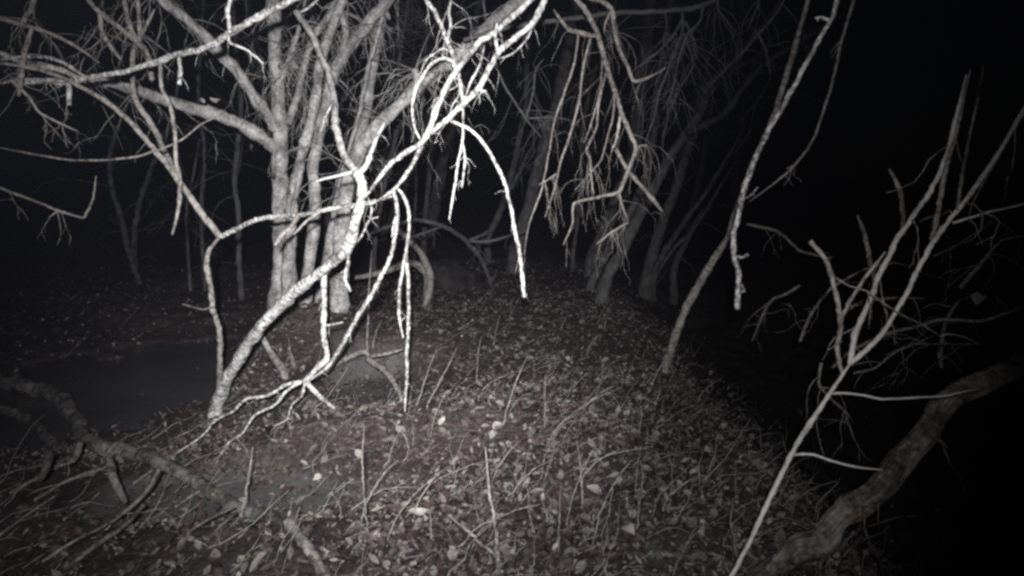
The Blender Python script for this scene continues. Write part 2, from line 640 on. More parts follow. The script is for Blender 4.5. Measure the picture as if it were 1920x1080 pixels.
gx = graded(-60, -4.2, 3.2, 60, 0.035)
gy = graded(-25, 1.1, 7.5, 90, 0.035)
gv = [Vector((x, y, height(x, y))) for y in gy for x in gx]
NX = len(gx)
gm = MB()
gm.v = gv
gm.f = [(j * NX + i, j * NX + i + 1, (j + 1) * NX + i + 1, (j + 1) * NX + i) for j in range(len(gy) - 1) for i in range(NX - 1)]
ground = gm.build('ground', M['soil'])
ground['kind'] = 'structure'
at_s = ground.data.attributes.new('silt', 'FLOAT', 'POINT')
at_s.data.foreach_set('value', [pool_f(v.x, v.y)[0] * (0.0 if v.x < -1.75 or v.y > 4.5 else 1.0) * (0.65 + 0.5 * noise.noise((v.x * 4, v.y * 4, 6.6))) for v in gv])
for cx, cy, rx, ry, sk in POOLS:
    mb = MB()
    n = 40
    mb.v = [Vector((cx, cy, WATER_Z))] + [Vector((cx + sk * ry * 1.25 * math.sin(a) + rx * 1.25 * math.cos(a), cy + ry * 1.25 * math.sin(a), WATER_Z))
                                          for a in [2 * math.pi * k / n for k in range(n)]]
    mb.f = [(0, 1 + k, 1 + (k + 1) % n) for k in range(n)]
    if rx < .8:
        continue                                  # silted-up hollows: no open water
    o = mb.build('pool', M['water'])
    o['kind'] = 'structure'

# ------------------------------------------------------------------ the many-stemmed tree behind the bright branches
D = 4.75
R1 = dict(rooted=True, wob=0.35, node=0.12, flare=1.3)
base = [(522, 588), (540, 592), (572, 578), (606, 566), (634, 556)]
tree, tp = T('many_stemmed_tree', 'many-stemmed pale grey tree standing behind the brightly lit branches', 'tree', 'grey', [
    ('stem', P([base[0], (527, 510), (527, 393), (527, 333), (527, 267), (523, 217), (517, 150), (512, 83), (510, 0), (505, -160), (498, -400)], D, D + .1, 33.44, 19.8), R1),
    ('stem', P([base[1], (543, 480), (548, 387), (560, 333), (573, 267), (587, 200), (597, 133), (610, 87), (623, 43), (640, 0), (672, -130), (700, -320)], D - .1, D - .2, 24.64, 12.6), R1),
    ('stem', P([base[2], (576, 517), (586, 447), (592, 380), (587, 317), (597, 260), (613, 200), (623, 143), (640, 110), (667, 73), (697, 33), (727, 2), (790, -90), (850, -220)], D - .15, D + .3, 22.88, 19.8), R1),
    ('stem', P([base[3], (618, 480), (632, 400), (650, 310), (667, 283), (680, 233), (693, 150), (707, 67), (720, 0), (735, -120), (750, -320)], D + .35, D + .6, 26.4, 19.8), R1),
    ('stem', P([base[4], (638, 470), (645, 400), (653, 333), (667, 300), (687, 267), (720, 227), (757, 193), (787, 160), (830, 127), (880, 83), (953, 17), (1040, -60), (1150, -170)], D - .2, D - .7, 29.92, 19.8), R1),
    ('limb', P([(540, 232), (563, 167), (573, 117), (590, 63), (617, 30), (650, -40)], D + .02, D + .1, 17, 12)),
    ('limb', P([(524, 252), (500, 213), (480, 187), (433, 123), (377, 60), (307, 0), (240, -80)], D + .05, D - .9, 22, 19)),
    ('limb', P([(524, 285), (490, 258), (450, 234), (367, 203), (283, 180), (217, 157), (143, 148), (60, 118), (-60, 90)], D + .05, D - 1.2, 26, 13)),
    ('limb', P([(640, 330), (653, 283), (672, 220), (690, 130), (713, 47), (728, -20)], D + .1, D + .2, 9, 8)),
    ('limb', P([(527, 150), (545, 100), (560, 60), (575, -10)], D - .05, D - .1, 10, 8)),
    ('limb', P([(640, 110), (650, 60), (640, 20), (655, -30)], D + .1, D, 16, 12)),
    ('limb', P([(787, 162), (780, 140), (776, 128)], D - .5, D - .55, 20, 13), dict(label='short broken knot on the leaning stem')),
    ('limb', P([(527, 125), (545, 124), (555, 120)], D - .05, D - .15, 16, 18), dict(label='short broken knot on the upright stem')),
], sprigs=dict(n=300, len=(0.12, 0.6), r=0.0032, droop=0.7, seed=3, up=-0.2, sub=1, span=(0.25, 0.95)))
for k, (x, y, d) in enumerate([(540, 355, D - .4), (470, 275, D), (575, 345, D - .4), (600, 360, D - .5), (545, 172, D - .2), (560, 380, D - .4), (512, 330, D - .3)]):
    hang_leaf(tree, x, y, d, 0.05, 0.03, k, 'leaf')
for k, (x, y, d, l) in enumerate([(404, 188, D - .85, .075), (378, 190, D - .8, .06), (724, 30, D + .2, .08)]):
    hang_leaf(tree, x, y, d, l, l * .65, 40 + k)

# ------------------------------------------------------------------ bright foreground branches
DS = 1.19
T('arching_shrub', 'bright white arching stem rising from the pool bank and bending over upwards', 'stem', 'pale', [
    ('main_stem', P([(402, 778), (425, 715), (450, 665), (490, 610), (545, 555), (600, 510), (648, 470), (664, 420), (676, 380), (680, 345), (667, 320)], 'g', 2.36, 25, 17, (.8, 2.35)), dict(rooted=True, blunt=True)),
    ('side_branch', P([(668, 323), (647, 293), (630, 240), (627, 187), (613, 133), (593, 83), (577, 53), (550, 13), (525, -40), (470, -140)], 2.36, 3.2, 17, 10), dict(mat='grey')),
    ('side_branch', P([(670, 330), (690, 302), (704, 266), (722, 226)], 2.36, 2.3, 12.3, 7.4)),
    ('side_branch', P([(664, 322), (630, 330), (592, 340)], 2.36, 2.35, 7.4, 4.1)),
    ('side_branch', P([(652, 470), (652, 493), (648, 525), (657, 546)], 2.48, 2.4, 9, 6.6), dict(blunt=True, label='short broken twig hanging below the bend')),
    ('side_branch', P([(654, 470), (677, 443), (693, 413), (710, 407)], 2.48, 2.4, 5.7, 4.1)),
    ('>twig', P([(693, 413), (697, 395), (694, 380)], 2.43, 2.4, 4.1, 3.3)),
    ('side_branch', P([(608, 507), (608, 560), (607, 607), (610, 643), (613, 672), (592, 694), (570, 716)], 2.56, 2.6, 12.3, 12.3), dict(blunt=True, label='thick pale shoot hanging straight down')),
    ('>twig', P([(607, 612), (625, 608), (643, 604)], 2.58, 2.55, 4.9, 3.3)),
    ('>twig', P([(570, 714), (536, 722), (500, 742), (462, 748), (436, 772), (404, 788), (378, 818), (318, 858)], 2.6, 2.7, 8.2, 3.3)),
    ('>twig', P([(570, 714), (538, 732), (515, 760), (478, 778), (455, 812), (424, 834), (395, 890)], 2.6, 2.6, 7.4, 2.5)),
    ('>twig', P([(572, 716), (566, 742), (548, 758), (538, 786), (512, 800)], 2.6, 2.62, 5.7, 2.5)),
    ('>twig', P([(575, 716), (590, 735), (608, 752), (630, 768)], 2.6, 2.6, 11.5, 8.2), dict(label='thick rough broken stub at the branch tip')),
    ('side_branch', P([(626, 190), (612, 215), (600, 250)], 2.75, 2.7, 4.9, 3.3)),
    ('side_branch', P([(560, 25), (590, 5), (620, -40)], 3.05, 3.0, 6.6, 4.9)),
], sprigs=dict(n=30, len=(0.015, 0.06), r=0.0022, seed=5, sub=0.2, droop=.3, up=-.2))

T('forked_shrub', 'slender forked stem rising from the pool edge, one arm reaching up to the upper corner', 'stem', 'brown', [
    ('main_stem', P([(410, 752), (413, 677), (412, 640), (409, 610), (398, 575), (395, 540), (387, 500), (393, 468), (413, 443)], 'g', 2.85, 10.7, 13.1), dict(rooted=True)),
    ('fork', P([(413, 444), (383, 407), (348, 357), (323, 320), (290, 280), (253, 240), (213, 200), (143, 157), (70, 130), (-40, 112)], 2.85, 2.5, 15.6, 7.4)),
    ('fork', P([(413, 444), (445, 428), (480, 412), (520, 405), (560, 404), (605, 394), (640, 388), (690, 380), (735, 368)], 2.85, 2.3, 10.7, 10.7), dict(mat='pale', label='bright cross branch running to the crossing point')),
    ('>twig', P([(560, 404), (545, 425), (530, 440), (515, 460)], 2.58, 2.55, 11.5, 8.2)),
    ('>twig', P([(600, 396), (575, 415), (550, 440)], 2.5, 2.5, 7.4, 4.9)),
    ('twig', P([(290, 282), (302, 280), (340, 262), (377, 233), (400, 222)], 2.68, 2.7, 4.1, 3.3)),
    ('twig', P([(290, 282), (260, 293), (200, 300), (133, 300), (67, 290), (-10, 275)], 2.68, 2.8, 4.9, 4.1)),
    ('twig', P([(398, 575), (380, 580), (340, 570)], 2.9, 3.0, 4.1, 2.5)),
], sprigs=dict(n=8, len=(0.03, 0.15), r=0.002, seed=8, sub=0.5, on=[1, 2]))

T('drooping_branch', 'brightest white drooping branch crossing in front of the many-stemmed tree', 'branch', 'pale', [
    ('limb', P([(1190, -230), (1110, -110), (1030, -15), (1018, 8), (995, 48), (962, 74), (935, 98), (915, 133), (900, 163), (873, 190), (843, 220), (810, 247), (792, 268), (773, 310), (742, 352), (712, 374), (690, 384)], 2.3, 2.3, 13.9, 10.7, (.55, 2.15))),
    ('side_branch', P([(1040, -45), (985, 10), (945, 45), (920, 67), (898, 78), (877, 107), (857, 130), (840, 157), (820, 200), (807, 240), (790, 267), (757, 290), (727, 313), (698, 352), (680, 376)], 2.3, 2.3, 13.9, 11.5, (.6, 2.15))),
    ('>twig', P([(932, 95), (928, 70), (932, 42)], 2.21, 2.2, 8.2, 4.9)),
    ('side_branch', P([(852, 126), (846, 114), (830, 109), (807, 122), (784, 157), (774, 193), (775, 233), (788, 262)], 2.17, 2.2, 7.4, 6.6), dict(label='curved loop shoot')),
    ('side_branch', P([(845, 226), (853, 230), (877, 240), (900, 260), (920, 290), (940, 327), (950, 360), (960, 397), (968, 447), (977, 493), (982, 557)], 2.16, 2.25, 7.4, 9), dict(blunt=True, label='arched shoot with a blunt tip pointing at the ground')),
    ('side_branch', P([(738, 356), (745, 393), (743, 427), (735, 473), (713, 523), (687, 567), (660, 612), (633, 660), (612, 690), (575, 716)], 2.25, 2.6, 8.2, 9.8)),
    ('>twig', P([(745, 395), (737, 425), (735, 445)], 2.3, 2.3, 4.9, 3.3)),
    ('side_branch', P([(745, 354), (755, 365), (765, 390), (767, 427), (760, 477), (751, 527), (748, 587), (756, 634)], 2.32, 2.4, 7.4, 7.4)),
    ('>twig', P([(761, 477), (765, 530), (766, 600), (763, 650), (763, 700), (759, 772)], 2.36, 2.45, 8.2, 6.6)),
    ('side_branch', P([(868, 196), (880, 160), (900, 120), (908, 85)], 2.16, 2.2, 4.9, 4.9)),
    ('side_branch', P([(898, 165), (905, 170), (912, 172)], 2.16, 2.15, 7.4, 5.7)),
    ('side_branch', P([(868, 240), (868, 262), (860, 300), (853, 345), (842, 412)], 2.16, 2.15, 5.7, 4.9)),
    ('side_branch', P([(866, 262), (872, 300), (866, 352)], 2.15, 2.15, 4.9, 4.1)),
    ('side_branch', P([(1010, 22), (990, 70), (962, 100), (935, 110)], 2.27, 2.2, 4.1, 3.3)),
], sprigs=dict(n=60, len=(0.015, 0.09), r=0.0019, seed=12, sub=0.35, droop=.8, up=-.8, span=(.25, 1)))

T('hanging_shoot', 'thin pale shoot dropping from the top edge through the branch crossing', 'branch', 'pale', [
    ('limb', P([(745, -160), (780, -50), (800, 0), (820, 33), (837, 73), (850, 103), (860, 143), (867, 187), (869, 240)], 2.5, 2.14, 12, 8)),
    ('twig', P([(838, 75), (845, 45), (842, 20), (850, -20)], 2.4, 2.4, 7, 6)),
    ('twig', P([(850, 103), (832, 90), (815, 100), (798, 112)], 2.35, 2.4, 5, 3)),
], sprigs=dict(n=26, len=(0.05, 0.3), r=0.0022, seed=14, sub=.7))

DS = 1.12
T('upper_branch', 'long pale branch slanting down from the top edge to the upper corner', 'branch', 'pale', [
    ('limb', P([(680, -90), (600, -35), (545, 0), (480, 33), (430, 63), (393, 87), (333, 103), (293, 117), (233, 133), (187, 143), (143, 150), (40, 150), (-60, 165)], 2.35, 3.0, 18, 8)),
    ('side_branch', P([(300, 115), (301, 135), (303, 163), (320, 200), (328, 250), (330, 300), (336, 330), (337, 367), (333, 400), (323, 440)], 2.7, 2.8, 8, 9), dict(mat='brown')),
    ('side_branch', P([(335, 104), (338, 130), (336, 158)], 2.65, 2.6, 9, 9), dict(blunt=True, label='short snapped stub')),
    ('side_branch', P([(431, 62), (427, 25), (432, 0), (438, -40)], 2.5, 2.45, 9, 7)),
    ('side_branch', P([(428, 66), (432, 80), (465, 95), (495, 120)], 2.5, 2.6, 6, 4)),
    ('side_branch', P([(143, 152), (110, 155), (85, 150), (40, 158)], 2.87, 2.9, 12, 9)),
    ('side_branch', P([(128, 155), (130, 175), (129, 197)], 2.87, 2.85, 11, 9), dict(blunt=True, label='blunt dangling stub')),
    ('side_branch', P([(150, 148), (110, 130), (60, 122), (0, 100), (-60, 95)], 2.86, 2.9, 12, 14)),
    ('side_branch', P([(160, 145), (120, 118), (75, 105), (0, 112)], 2.86, 2.9, 7, 10)),
], sprigs=dict(n=22, len=(0.03, 0.16), r=0.002, seed=15, sub=.6, up=-.9))

DS = 1.0
# ------------------------------------------------------------------ dim twigs, upper corner on the left
T('upright_twig', 'dim knotted twig with several shoots fanning upward in the dark upper corner', 'branch', 'brown', [
    ('limb', P([(285, 150), (277, 103), (258, 80), (250, 73), (220, 50), (187, 23), (167, 0), (140, -50)], 3.6, 3.3, 12, 10)),
    ('side_branch', P([(257, 82), (242, 45), (233, 0), (228, -60)], 3.5, 3.4, 11, 9)),
    ('side_branch', P([(259, 80), (262, 60), (258, 0), (256, -60)], 3.5, 3.4, 10, 8)),
    ('side_branch', P([(258, 80), (268, 60), (290, 17)], 3.5, 3.45, 8, 5)),
    ('side_branch', P([(187, 25), (190, 50), (200, 75), (227, 113)], 3.38, 3.4, 11, 8)),
    ('side_branch', P([(255, 82), (248, 112), (252, 180), (283, 233), (310, 285), (330, 320)], 3.52, 3.8, 10, 13)),
], sprigs=dict(n=34, len=(0.08, 0.35), r=0.0026, seed=16))
T('sloping_twig', 'dim bare twig sloping down at the edge of the upper corner', 'branch', 'brown', [
    ('limb', P([(-40, 20), (20, 40), (67, 53), (117, 73), (157, 97), (186, 118)], 3.1, 3.3, 11, 6)),
    ('side_branch', P([(40, 46), (60, 10), (66, -30)], 3.15, 3.1, 11, 10)),
    ('side_branch', P([(60, 52), (45, 100), (35, 180)], 3.15, 3.1, 9, 12)),
], sprigs=dict(n=18, len=(0.1, 0.3), r=0.0026, seed=17))
T('low_twig', 'faint thin twig slanting over the dark bank at the edge', 'branch', 'brown', [
    ('limb', P([(-40, 335), (20, 360), (73, 380), (107, 395), (153, 408), (165, 395), (175, 370), (180, 330)], 3.6, 3.7, 6, 5)),
    ('side_branch', P([(107, 396), (92, 408)], 3.65, 3.65, 4, 3))], sprigs=dict(n=5, len=(0.1, 0.25), r=0.003, seed=18))
T('low_twig', 'short faint twig hanging just under the upper branch tip', 'branch', 'brown', [
    ('limb', P([(20, 150), (53, 180), (77, 213), (147, 247)], 3.0, 3.2, 8, 4))], sprigs=dict(n=5, len=(0.06, 0.2), r=0.003, seed=19))
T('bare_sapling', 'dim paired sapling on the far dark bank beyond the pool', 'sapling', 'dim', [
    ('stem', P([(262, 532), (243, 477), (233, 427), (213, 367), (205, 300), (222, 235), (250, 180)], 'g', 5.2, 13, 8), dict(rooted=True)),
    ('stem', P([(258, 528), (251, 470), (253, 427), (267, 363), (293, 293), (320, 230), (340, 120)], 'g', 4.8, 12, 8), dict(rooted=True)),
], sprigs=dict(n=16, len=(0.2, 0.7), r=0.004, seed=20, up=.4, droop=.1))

# ------------------------------------------------------------------ hanging tangle, top centre-right
T('hanging_branch', 'gnarled grey hanging branch with many dangling twigs at the top', 'branch', 'brown', [
    ('limb', P([(1020, -130), (1060, -35), (1083, 0), (1103, 27), (1120, 63), (1130, 100), (1140, 133), (1157, 180), (1167, 217), (1180, 247), (1193, 277), (1181, 310), (1167, 345), (1160, 360), (1120, 370), (1077, 382), (1073, 420), (1056, 460)], 3.25, 3.45, 14.4, 6)),
    ('side_branch', P([(1075, -12), (1120, 0), (1147, 17), (1151, 50), (1160, 90), (1177, 123), (1190, 152), (1227, 140), (1248, 127)], 3.28, 3.35, 11, 6.8)),
    ('side_branch', P([(1118, 66), (1107, 67), (1085, 60), (1067, 55), (1050, 35), (1038, 18)], 3.31, 3.30, 11.9, 6)),
    ('side_branch', P([(1107, 72), (1093, 127), (1087, 183), (1073, 240), (1050, 307), (1040, 353), (1022, 407)], 3.32, 3.45, 6, 4.2)),
    ('>twig', P([(1046, 325), (1030, 335), (1010, 347)], 3.40, 3.40, 4.2, 2.5)),
    ('side_branch', P([(1085, 62), (1077, 117), (1057, 177), (1040, 227), (1030, 283), (1015, 357), (992, 420), (982, 478)], 3.32, 3.55, 5.1, 3.4)),
    ('side_branch', P([(1130, 105), (1125, 170), (1112, 220), (1104, 245), (1094, 268)], 3.35, 3.40, 4.2, 3.4)),
    ('side_branch', P([(1138, 130), (1123, 190), (1118, 240), (1100, 280), (1106, 300), (1110, 345), (1112, 372)], 3.35, 3.45, 5.1, 5.1)),
    ('side_branch', P([(1152, 170), (1150, 215), (1138, 260), (1127, 300), (1102, 330), (1078, 356)], 3.37, 3.40, 4.2, 3.4)),
    ('side_branch', P([(1163, 217), (1158, 250), (1147, 285)], 3.39, 3.35, 6.8, 4.2), dict(mat='pale')),
    ('side_branch', P([(1160, 360), (1168, 390), (1178, 415)], 3.43, 3.45, 6, 4.2)),
    ('>twig', P([(1178, 417), (1150, 433), (1118, 458)], 3.45, 3.45, 4.2, 3.4)),
    ('side_branch', P([(1155, 280), (1177, 320), (1210, 357), (1225, 375), (1243, 398)], 3.42, 3.55, 8.5, 9.3), dict(label='thicker snapped piece jutting down')),
    ('side_branch', P([(1193, 276), (1205, 273), (1215, 272)], 3.40, 3.40, 5.1, 3.4)),
    ('side_branch', P([(1147, 17), (1135, 45), (1133, 62)], 3.30, 3.32, 6, 4.2)),
], sprigs=dict(n=85, len=(0.06, 0.30), r=0.0017, seed=21, sub=.7, droop=1.0, up=-1, span=(.2, 1)))
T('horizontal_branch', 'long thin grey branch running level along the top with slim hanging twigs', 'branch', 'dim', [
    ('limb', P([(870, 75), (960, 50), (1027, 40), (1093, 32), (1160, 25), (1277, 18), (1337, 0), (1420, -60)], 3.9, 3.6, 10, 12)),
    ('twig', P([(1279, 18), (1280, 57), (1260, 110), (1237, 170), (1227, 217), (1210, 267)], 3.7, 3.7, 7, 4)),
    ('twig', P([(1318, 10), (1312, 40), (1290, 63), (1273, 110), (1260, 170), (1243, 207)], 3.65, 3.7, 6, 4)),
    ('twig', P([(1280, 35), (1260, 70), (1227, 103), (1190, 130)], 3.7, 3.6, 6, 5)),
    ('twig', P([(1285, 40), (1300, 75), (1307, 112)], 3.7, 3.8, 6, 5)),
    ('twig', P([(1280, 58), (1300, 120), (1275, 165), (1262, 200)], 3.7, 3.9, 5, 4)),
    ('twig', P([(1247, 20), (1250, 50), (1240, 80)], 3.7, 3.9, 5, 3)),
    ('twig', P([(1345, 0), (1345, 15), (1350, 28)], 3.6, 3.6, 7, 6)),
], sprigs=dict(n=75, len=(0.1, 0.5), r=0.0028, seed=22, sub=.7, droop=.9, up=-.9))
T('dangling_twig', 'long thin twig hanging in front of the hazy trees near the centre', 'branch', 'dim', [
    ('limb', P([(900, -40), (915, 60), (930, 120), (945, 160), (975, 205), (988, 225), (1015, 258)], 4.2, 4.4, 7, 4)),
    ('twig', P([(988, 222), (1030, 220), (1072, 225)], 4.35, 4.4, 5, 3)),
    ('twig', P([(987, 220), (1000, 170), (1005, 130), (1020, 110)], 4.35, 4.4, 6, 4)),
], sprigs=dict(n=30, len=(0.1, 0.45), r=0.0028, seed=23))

# ------------------------------------------------------------------ stems hanging and leaning on the right
T('hanging_bough', 'pale jointed stem hanging from the top edge and cut off in mid air', 'branch', 'pale', [
    ('limb', P([(1640, -190), (1600, -80), (1570, 0), (1558, 35), (1530, 85), (1500, 140), (1465, 205), (1440, 246), (1415, 300), (1395, 355), (1381, 420), (1375, 440), (1376, 482), (1385, 510), (1382, 580)], 2.3, 2.5, 8, 12), dict(node=.35, blunt=True)),
    ('twig', P([(1556, 38), (1540, 32), (1528, 34)], 2.33, 2.35, 8, 5)),
    ('twig', P([(1377, 480), (1392, 482), (1404, 477)], 2.48, 2.45, 5, 8)),
    ('twig', P([(1388, 530), (1396, 545), (1390, 548)], 2.5, 2.48, 5, 3)),
    ('twig', P([(1384, 378), (1405, 368), (1422, 350)], 2.45, 2.5, 4, 3)),
], sprigs=dict(n=14, len=(0.008, 0.022), r=0.0025, seed=24, sub=0))
T('leaning_sapling', 'smooth grey-brown stem growing from the litter bank and leaning away to the right', 'stem', 'brown', [
    ('main_stem', P([(1246, 700), (1252, 672), (1270, 620), (1290, 570), (1330, 500), (1366, 440), (1390, 370), (1415, 300), (1450, 220), (1475, 140), (1495, 70), (1515, 0), (1550, -140)], 'g', 2.75, 19, 10), dict(rooted=True, node=.1, wob=.3)),
])
T('thin_shoot', 'thin dim shoot curving down from the top edge beside the jointed stem', 'branch', 'brown', [
    ('limb', P([(1615, -60), (1601, 0), (1577, 80), (1562, 150), (1547, 200), (1525, 260), (1490, 310), (1450, 345), (1405, 378)], 2.9, 3.0, 7, 5)),
    ('twig', P([(1577, 78), (1567, 85)], 2.93, 2.93, 6, 3)),
    ('twig', P([(1490, 310), (1475, 316)], 2.97, 2.97, 5, 3)),
], sprigs=dict(n=6, len=(0.04, 0.1), r=0.002, seed=25, sub=.3))
T('faint_twig', 'faint slim twig slanting from the top edge toward the hazy trees', 'branch', 'dim', [
    ('limb', P([(1480, -30), (1465, 10), (1440, 45), (1425, 60), (1395, 95), (1360, 130), (1330, 160)], 3.9, 4.4, 5, 5)),
    ('twig', P([(1430, -20), (1415, 25), (1400, 60)], 3.8, 3.9, 4, 3)),
    ('twig', P([(1420, 62), (1435, 90), (1445, 150)], 4.0, 4.0, 5, 3))], sprigs=dict(n=14, len=(0.15, 0.5), r=0.003, seed=26))

T('forked_sapling', 'pale sapling forking into two long arms, growing beside the dark fallen log', 'sapling', 'smooth', [
    ('main_stem', P([(1300, 1200), (1342, 1130), (1372, 1080), (1412, 1003), (1450, 920), (1490, 842), (1536, 768), (1578, 705), (1594, 682)], 1.62, 1.80, 9.3, 12.8), dict(rooted=True, wob=.4)),
    ('arm', P([(1594, 683), (1598, 655), (1606, 620), (1640, 540), (1675, 460), (1708, 412), (1748, 352), (1775, 290), (1795, 210), (1812, 140)], 1.80, 1.89, 12.8, 8.5)),
    ('arm', P([(1594, 683), (1650, 630), (1700, 550), (1740, 468), (1790, 400), (1830, 350), (1870, 290), (1920, 205), (1980, 110)], 1.80, 1.67, 11, 9.3)),
    ('>twig', P([(1786, 418), (1820, 408), (1860, 396), (1910, 385), (1960, 370)], 1.74, 1.67, 5.1, 4.2)),
    ('>twig', P([(1748, 450), (1758, 400), (1770, 330), (1790, 260), (1805, 190), (1820, 130)], 1.76, 1.94, 11, 6.8), dict(mat='brown')),
    ('>twig', P([(1795, 395), (1802, 340), (1815, 270), (1832, 190), (1845, 120)], 1.73, 1.94, 7.6, 5.1), dict(mat='log')),
    ('>twig', P([(1692, 440), (1692, 380), (1683, 345), (1667, 316)], 1.85, 1.94, 11, 9.3), dict(mat='log')),
    ('side_branch', P([(1580, 702), (1570, 655), (1577, 610), (1572, 570), (1560, 520), (1550, 490), (1519, 452)], 1.80, 1.76, 10.2, 11), dict(blunt=True, mat='brown', label='brownish snapped side stem')),
    ('>twig', P([(1574, 605), (1588, 575), (1612, 535), (1640, 498), (1660, 472)], 1.79, 1.76, 8.5, 6.8), dict(mat='brown')),
    ('>twig', P([(1578, 640), (1560, 652), (1552, 656)], 1.79, 1.76, 5.1, 2.5), dict(mat='brown')),
    ('side_branch', P([(1641, 535), (1632, 490), (1622, 440), (1608, 404)], 1.85, 2.02, 10.2, 8.5), dict(mat='log')),
    ('side_branch', P([(1557, 738), (1585, 737), (1620, 741), (1650, 748), (1700, 747), (1770, 742), (1837, 728)], 1.80, 1.63, 5.1, 4.2)),
    ('side_branch', P([(1483, 853), (1520, 852), (1560, 864), (1600, 875), (1655, 881)], 1.79, 1.67, 6, 4.2)),
], sprigs=dict(n=12, len=(0.06, 0.3), r=0.0025, seed=28, mat='brown', on=[1, 2, 7], sub=.7))

# a thicket of faint twigs behind the sapling
for k, (xy, d0, d1, w0, w1, lab) in enumerate([
    ([(1500, 640), (1520, 590), (1560, 540), (1622, 505), (1680, 492)], 3.2, 3.0, 7, 4, 'faint curved twig passing behind the brownish side stem'),
    ([(1595, 575), (1640, 562), (1690, 558), (1735, 560)], 2.6, 2.7, 7, 4, 'short pale twig crossing behind the forked arms'),
    ([(1560, 690), (1600, 655), (1665, 625), (1710, 615), (1760, 600), (1840, 602), (1880, 590), (1960, 560)], 2.9, 2.6, 7, 8, 'wavy dim twig winding away behind the forked sapling'),
    ([(1800, 540), (1830, 505), (1860, 470), (1880, 450), (1930, 440)], 2.7, 2.6, 9, 6, 'crooked dim twig beside the hanging brown leaf'),
    ([(1750, 480), (1790, 462), (1825, 440), (1890, 400)], 2.9, 3.0, 4, 4, 'hair-thin twig rising behind the longer arm'),
    ([(1500, 535), (1475, 550), (1440, 570), (1410, 640)], 3.8, 3.9, 6, 4, 'faint twig drooping in the dark beyond the gully'),
    ([(1540, 680), (1535, 720), (1555, 745), (1590, 775)], 2.4, 2.5, 7, 5, 'dim twig dangling beside the sapling stem'),
    ([(1715, 645), (1780, 645), (1840, 645)], 2.5, 2.6, 5, 3, 'small level twig above the fallen log'),
    ([(1765, 690), (1764, 650), (1775, 600), (1800, 560)], 2.7, 2.8, 9, 6, 'dim upright twig above the fallen log'),
    ([(1400, 420), (1460, 435), (1500, 470), (1560, 485)], 4.2, 4.0, 6, 5, 'faint level twig right of the jointed stem'),
    ([(1600, 700), (1640, 690), (1680, 660), (1750, 630)], 2.6, 2.6, 5, 3, 'thin twig branching low behind the sapling fork'),
]):
    T('faint_twig', lab, 'twig', 'brown', [('limb', P(xy, d0, d1, w0, w1))],
      sprigs=dict(n=5, len=(0.08, 0.3), r=0.0025, seed=60 + k, sub=.6, up=0))
mb = MB()
leaf_shape(mb, at(1831, 560, 2.6), 0.055, 0.05, random.Random(4), .3, True)
tag(mb.build('hanging_leaf', M['paleleaf']), 'brown withered leaf caught among the faint twigs above the fallen log', 'leaf')

# ------------------------------------------------------------------ fallen wood
T('fallen_log', 'thick dark fallen log slanting up across the lower corner', 'log', 'log', [
    ('trunk', P([(1290, 1210), (1400, 1112), (1470, 1062), (1530, 1012), (1590, 962), (1640, 912), (1690, 858), (1738, 800), (1780, 752), (1840, 717), (1920, 697), (2040, 672), (2200, 610)], 1.9, 1.9, 50.4, 34.2), dict(ridges=.46, wob=.9, node=.3, sides=32, blunt=True)),
    ('snag', P([(1740, 815), (1765, 828), (1776, 840)], 2.13, 2.1, 16.2, 4.5)),
    ('snag', P([(1600, 965), (1612, 985), (1628, 1008)], 2.0, 1.97, 14.4, 4.5)),
    ('snag', P([(1530, 1010), (1555, 1040), (1548, 1065)], 1.93, 1.9, 7.2, 3.6)),
], sprigs=dict(n=14, len=(0.05, 0.2), r=0.003, seed=33, sub=.5, up=.2))
kl = [(-60, 690), (0, 733), (45, 762), (92, 770), (122, 783), (138, 815), (172, 846), (250, 862), (310, 882), (380, 930), (440, 968), (505, 985), (560, 1015), (592, 1062), (605, 1110)]
T('fallen_branch', 'crooked fallen branch lying along the edge of the muddy pools', 'log', 'darklog', [
    ('limb', gnd(kl, 29, 23, 0.8), dict(ridges=.22, wob=.6)),
    ('side_limb', gnd([(-30, 790), (20, 800), (62, 822), (110, 843), (165, 850)], 16, 20, 0.6)),
    ('side_limb', P([(150, 830), (140, 860), (125, 870)], 2.75, 2.65, 16, 10)),
    ('side_limb', P([(92, 850), (84, 878), (75, 900)], 2.55, 2.5, 20, 14)),
    ('side_limb', P([(205, 862), (218, 905), (236, 942)], 2.55, 2.45, 18, 14)),
    ('side_limb', P([(298, 880), (268, 930), (215, 975), (150, 1010)], 2.4, 2.2, 9, 8)),
    ('side_limb', P([(270, 945), (230, 990), (180, 1020), (120, 1070)], 2.3, 2.1, 10, 12)),
    ('side_limb', P([(440, 950), (390, 975), (330, 1010), (312, 1018)], 2.3, 2.2, 6, 3)),
    ('side_limb', P([(443, 960), (405, 995), (386, 1020)], 2.3, 2.2, 6, 3)),
])
T('broken_stick', 'short thick stick half buried in the litter at the bottom edge', 'stick', 'brown', [
    ('stick', gnd([(540, 985), (570, 1025), (600, 1070), (640, 1130)], 20, 17, .7))])
T('curved_root', 'smooth curved root arching out of the bank behind the twin hanging twigs', 'root', 'brown', [
    ('root', P([(665, 520), (690, 517), (727, 507), (763, 495), (785, 497), (800, 512), (803, 530), (797, 562)], 6.3, 'g', 12, 20), dict(rooted=False, wob=.3)),
    ('root', P([(735, 420), (756, 440), (778, 462), (797, 487), (808, 520), (802, 556), (795, 575)], 6.3, 'g', 12, 20), dict(wob=.3)),
])
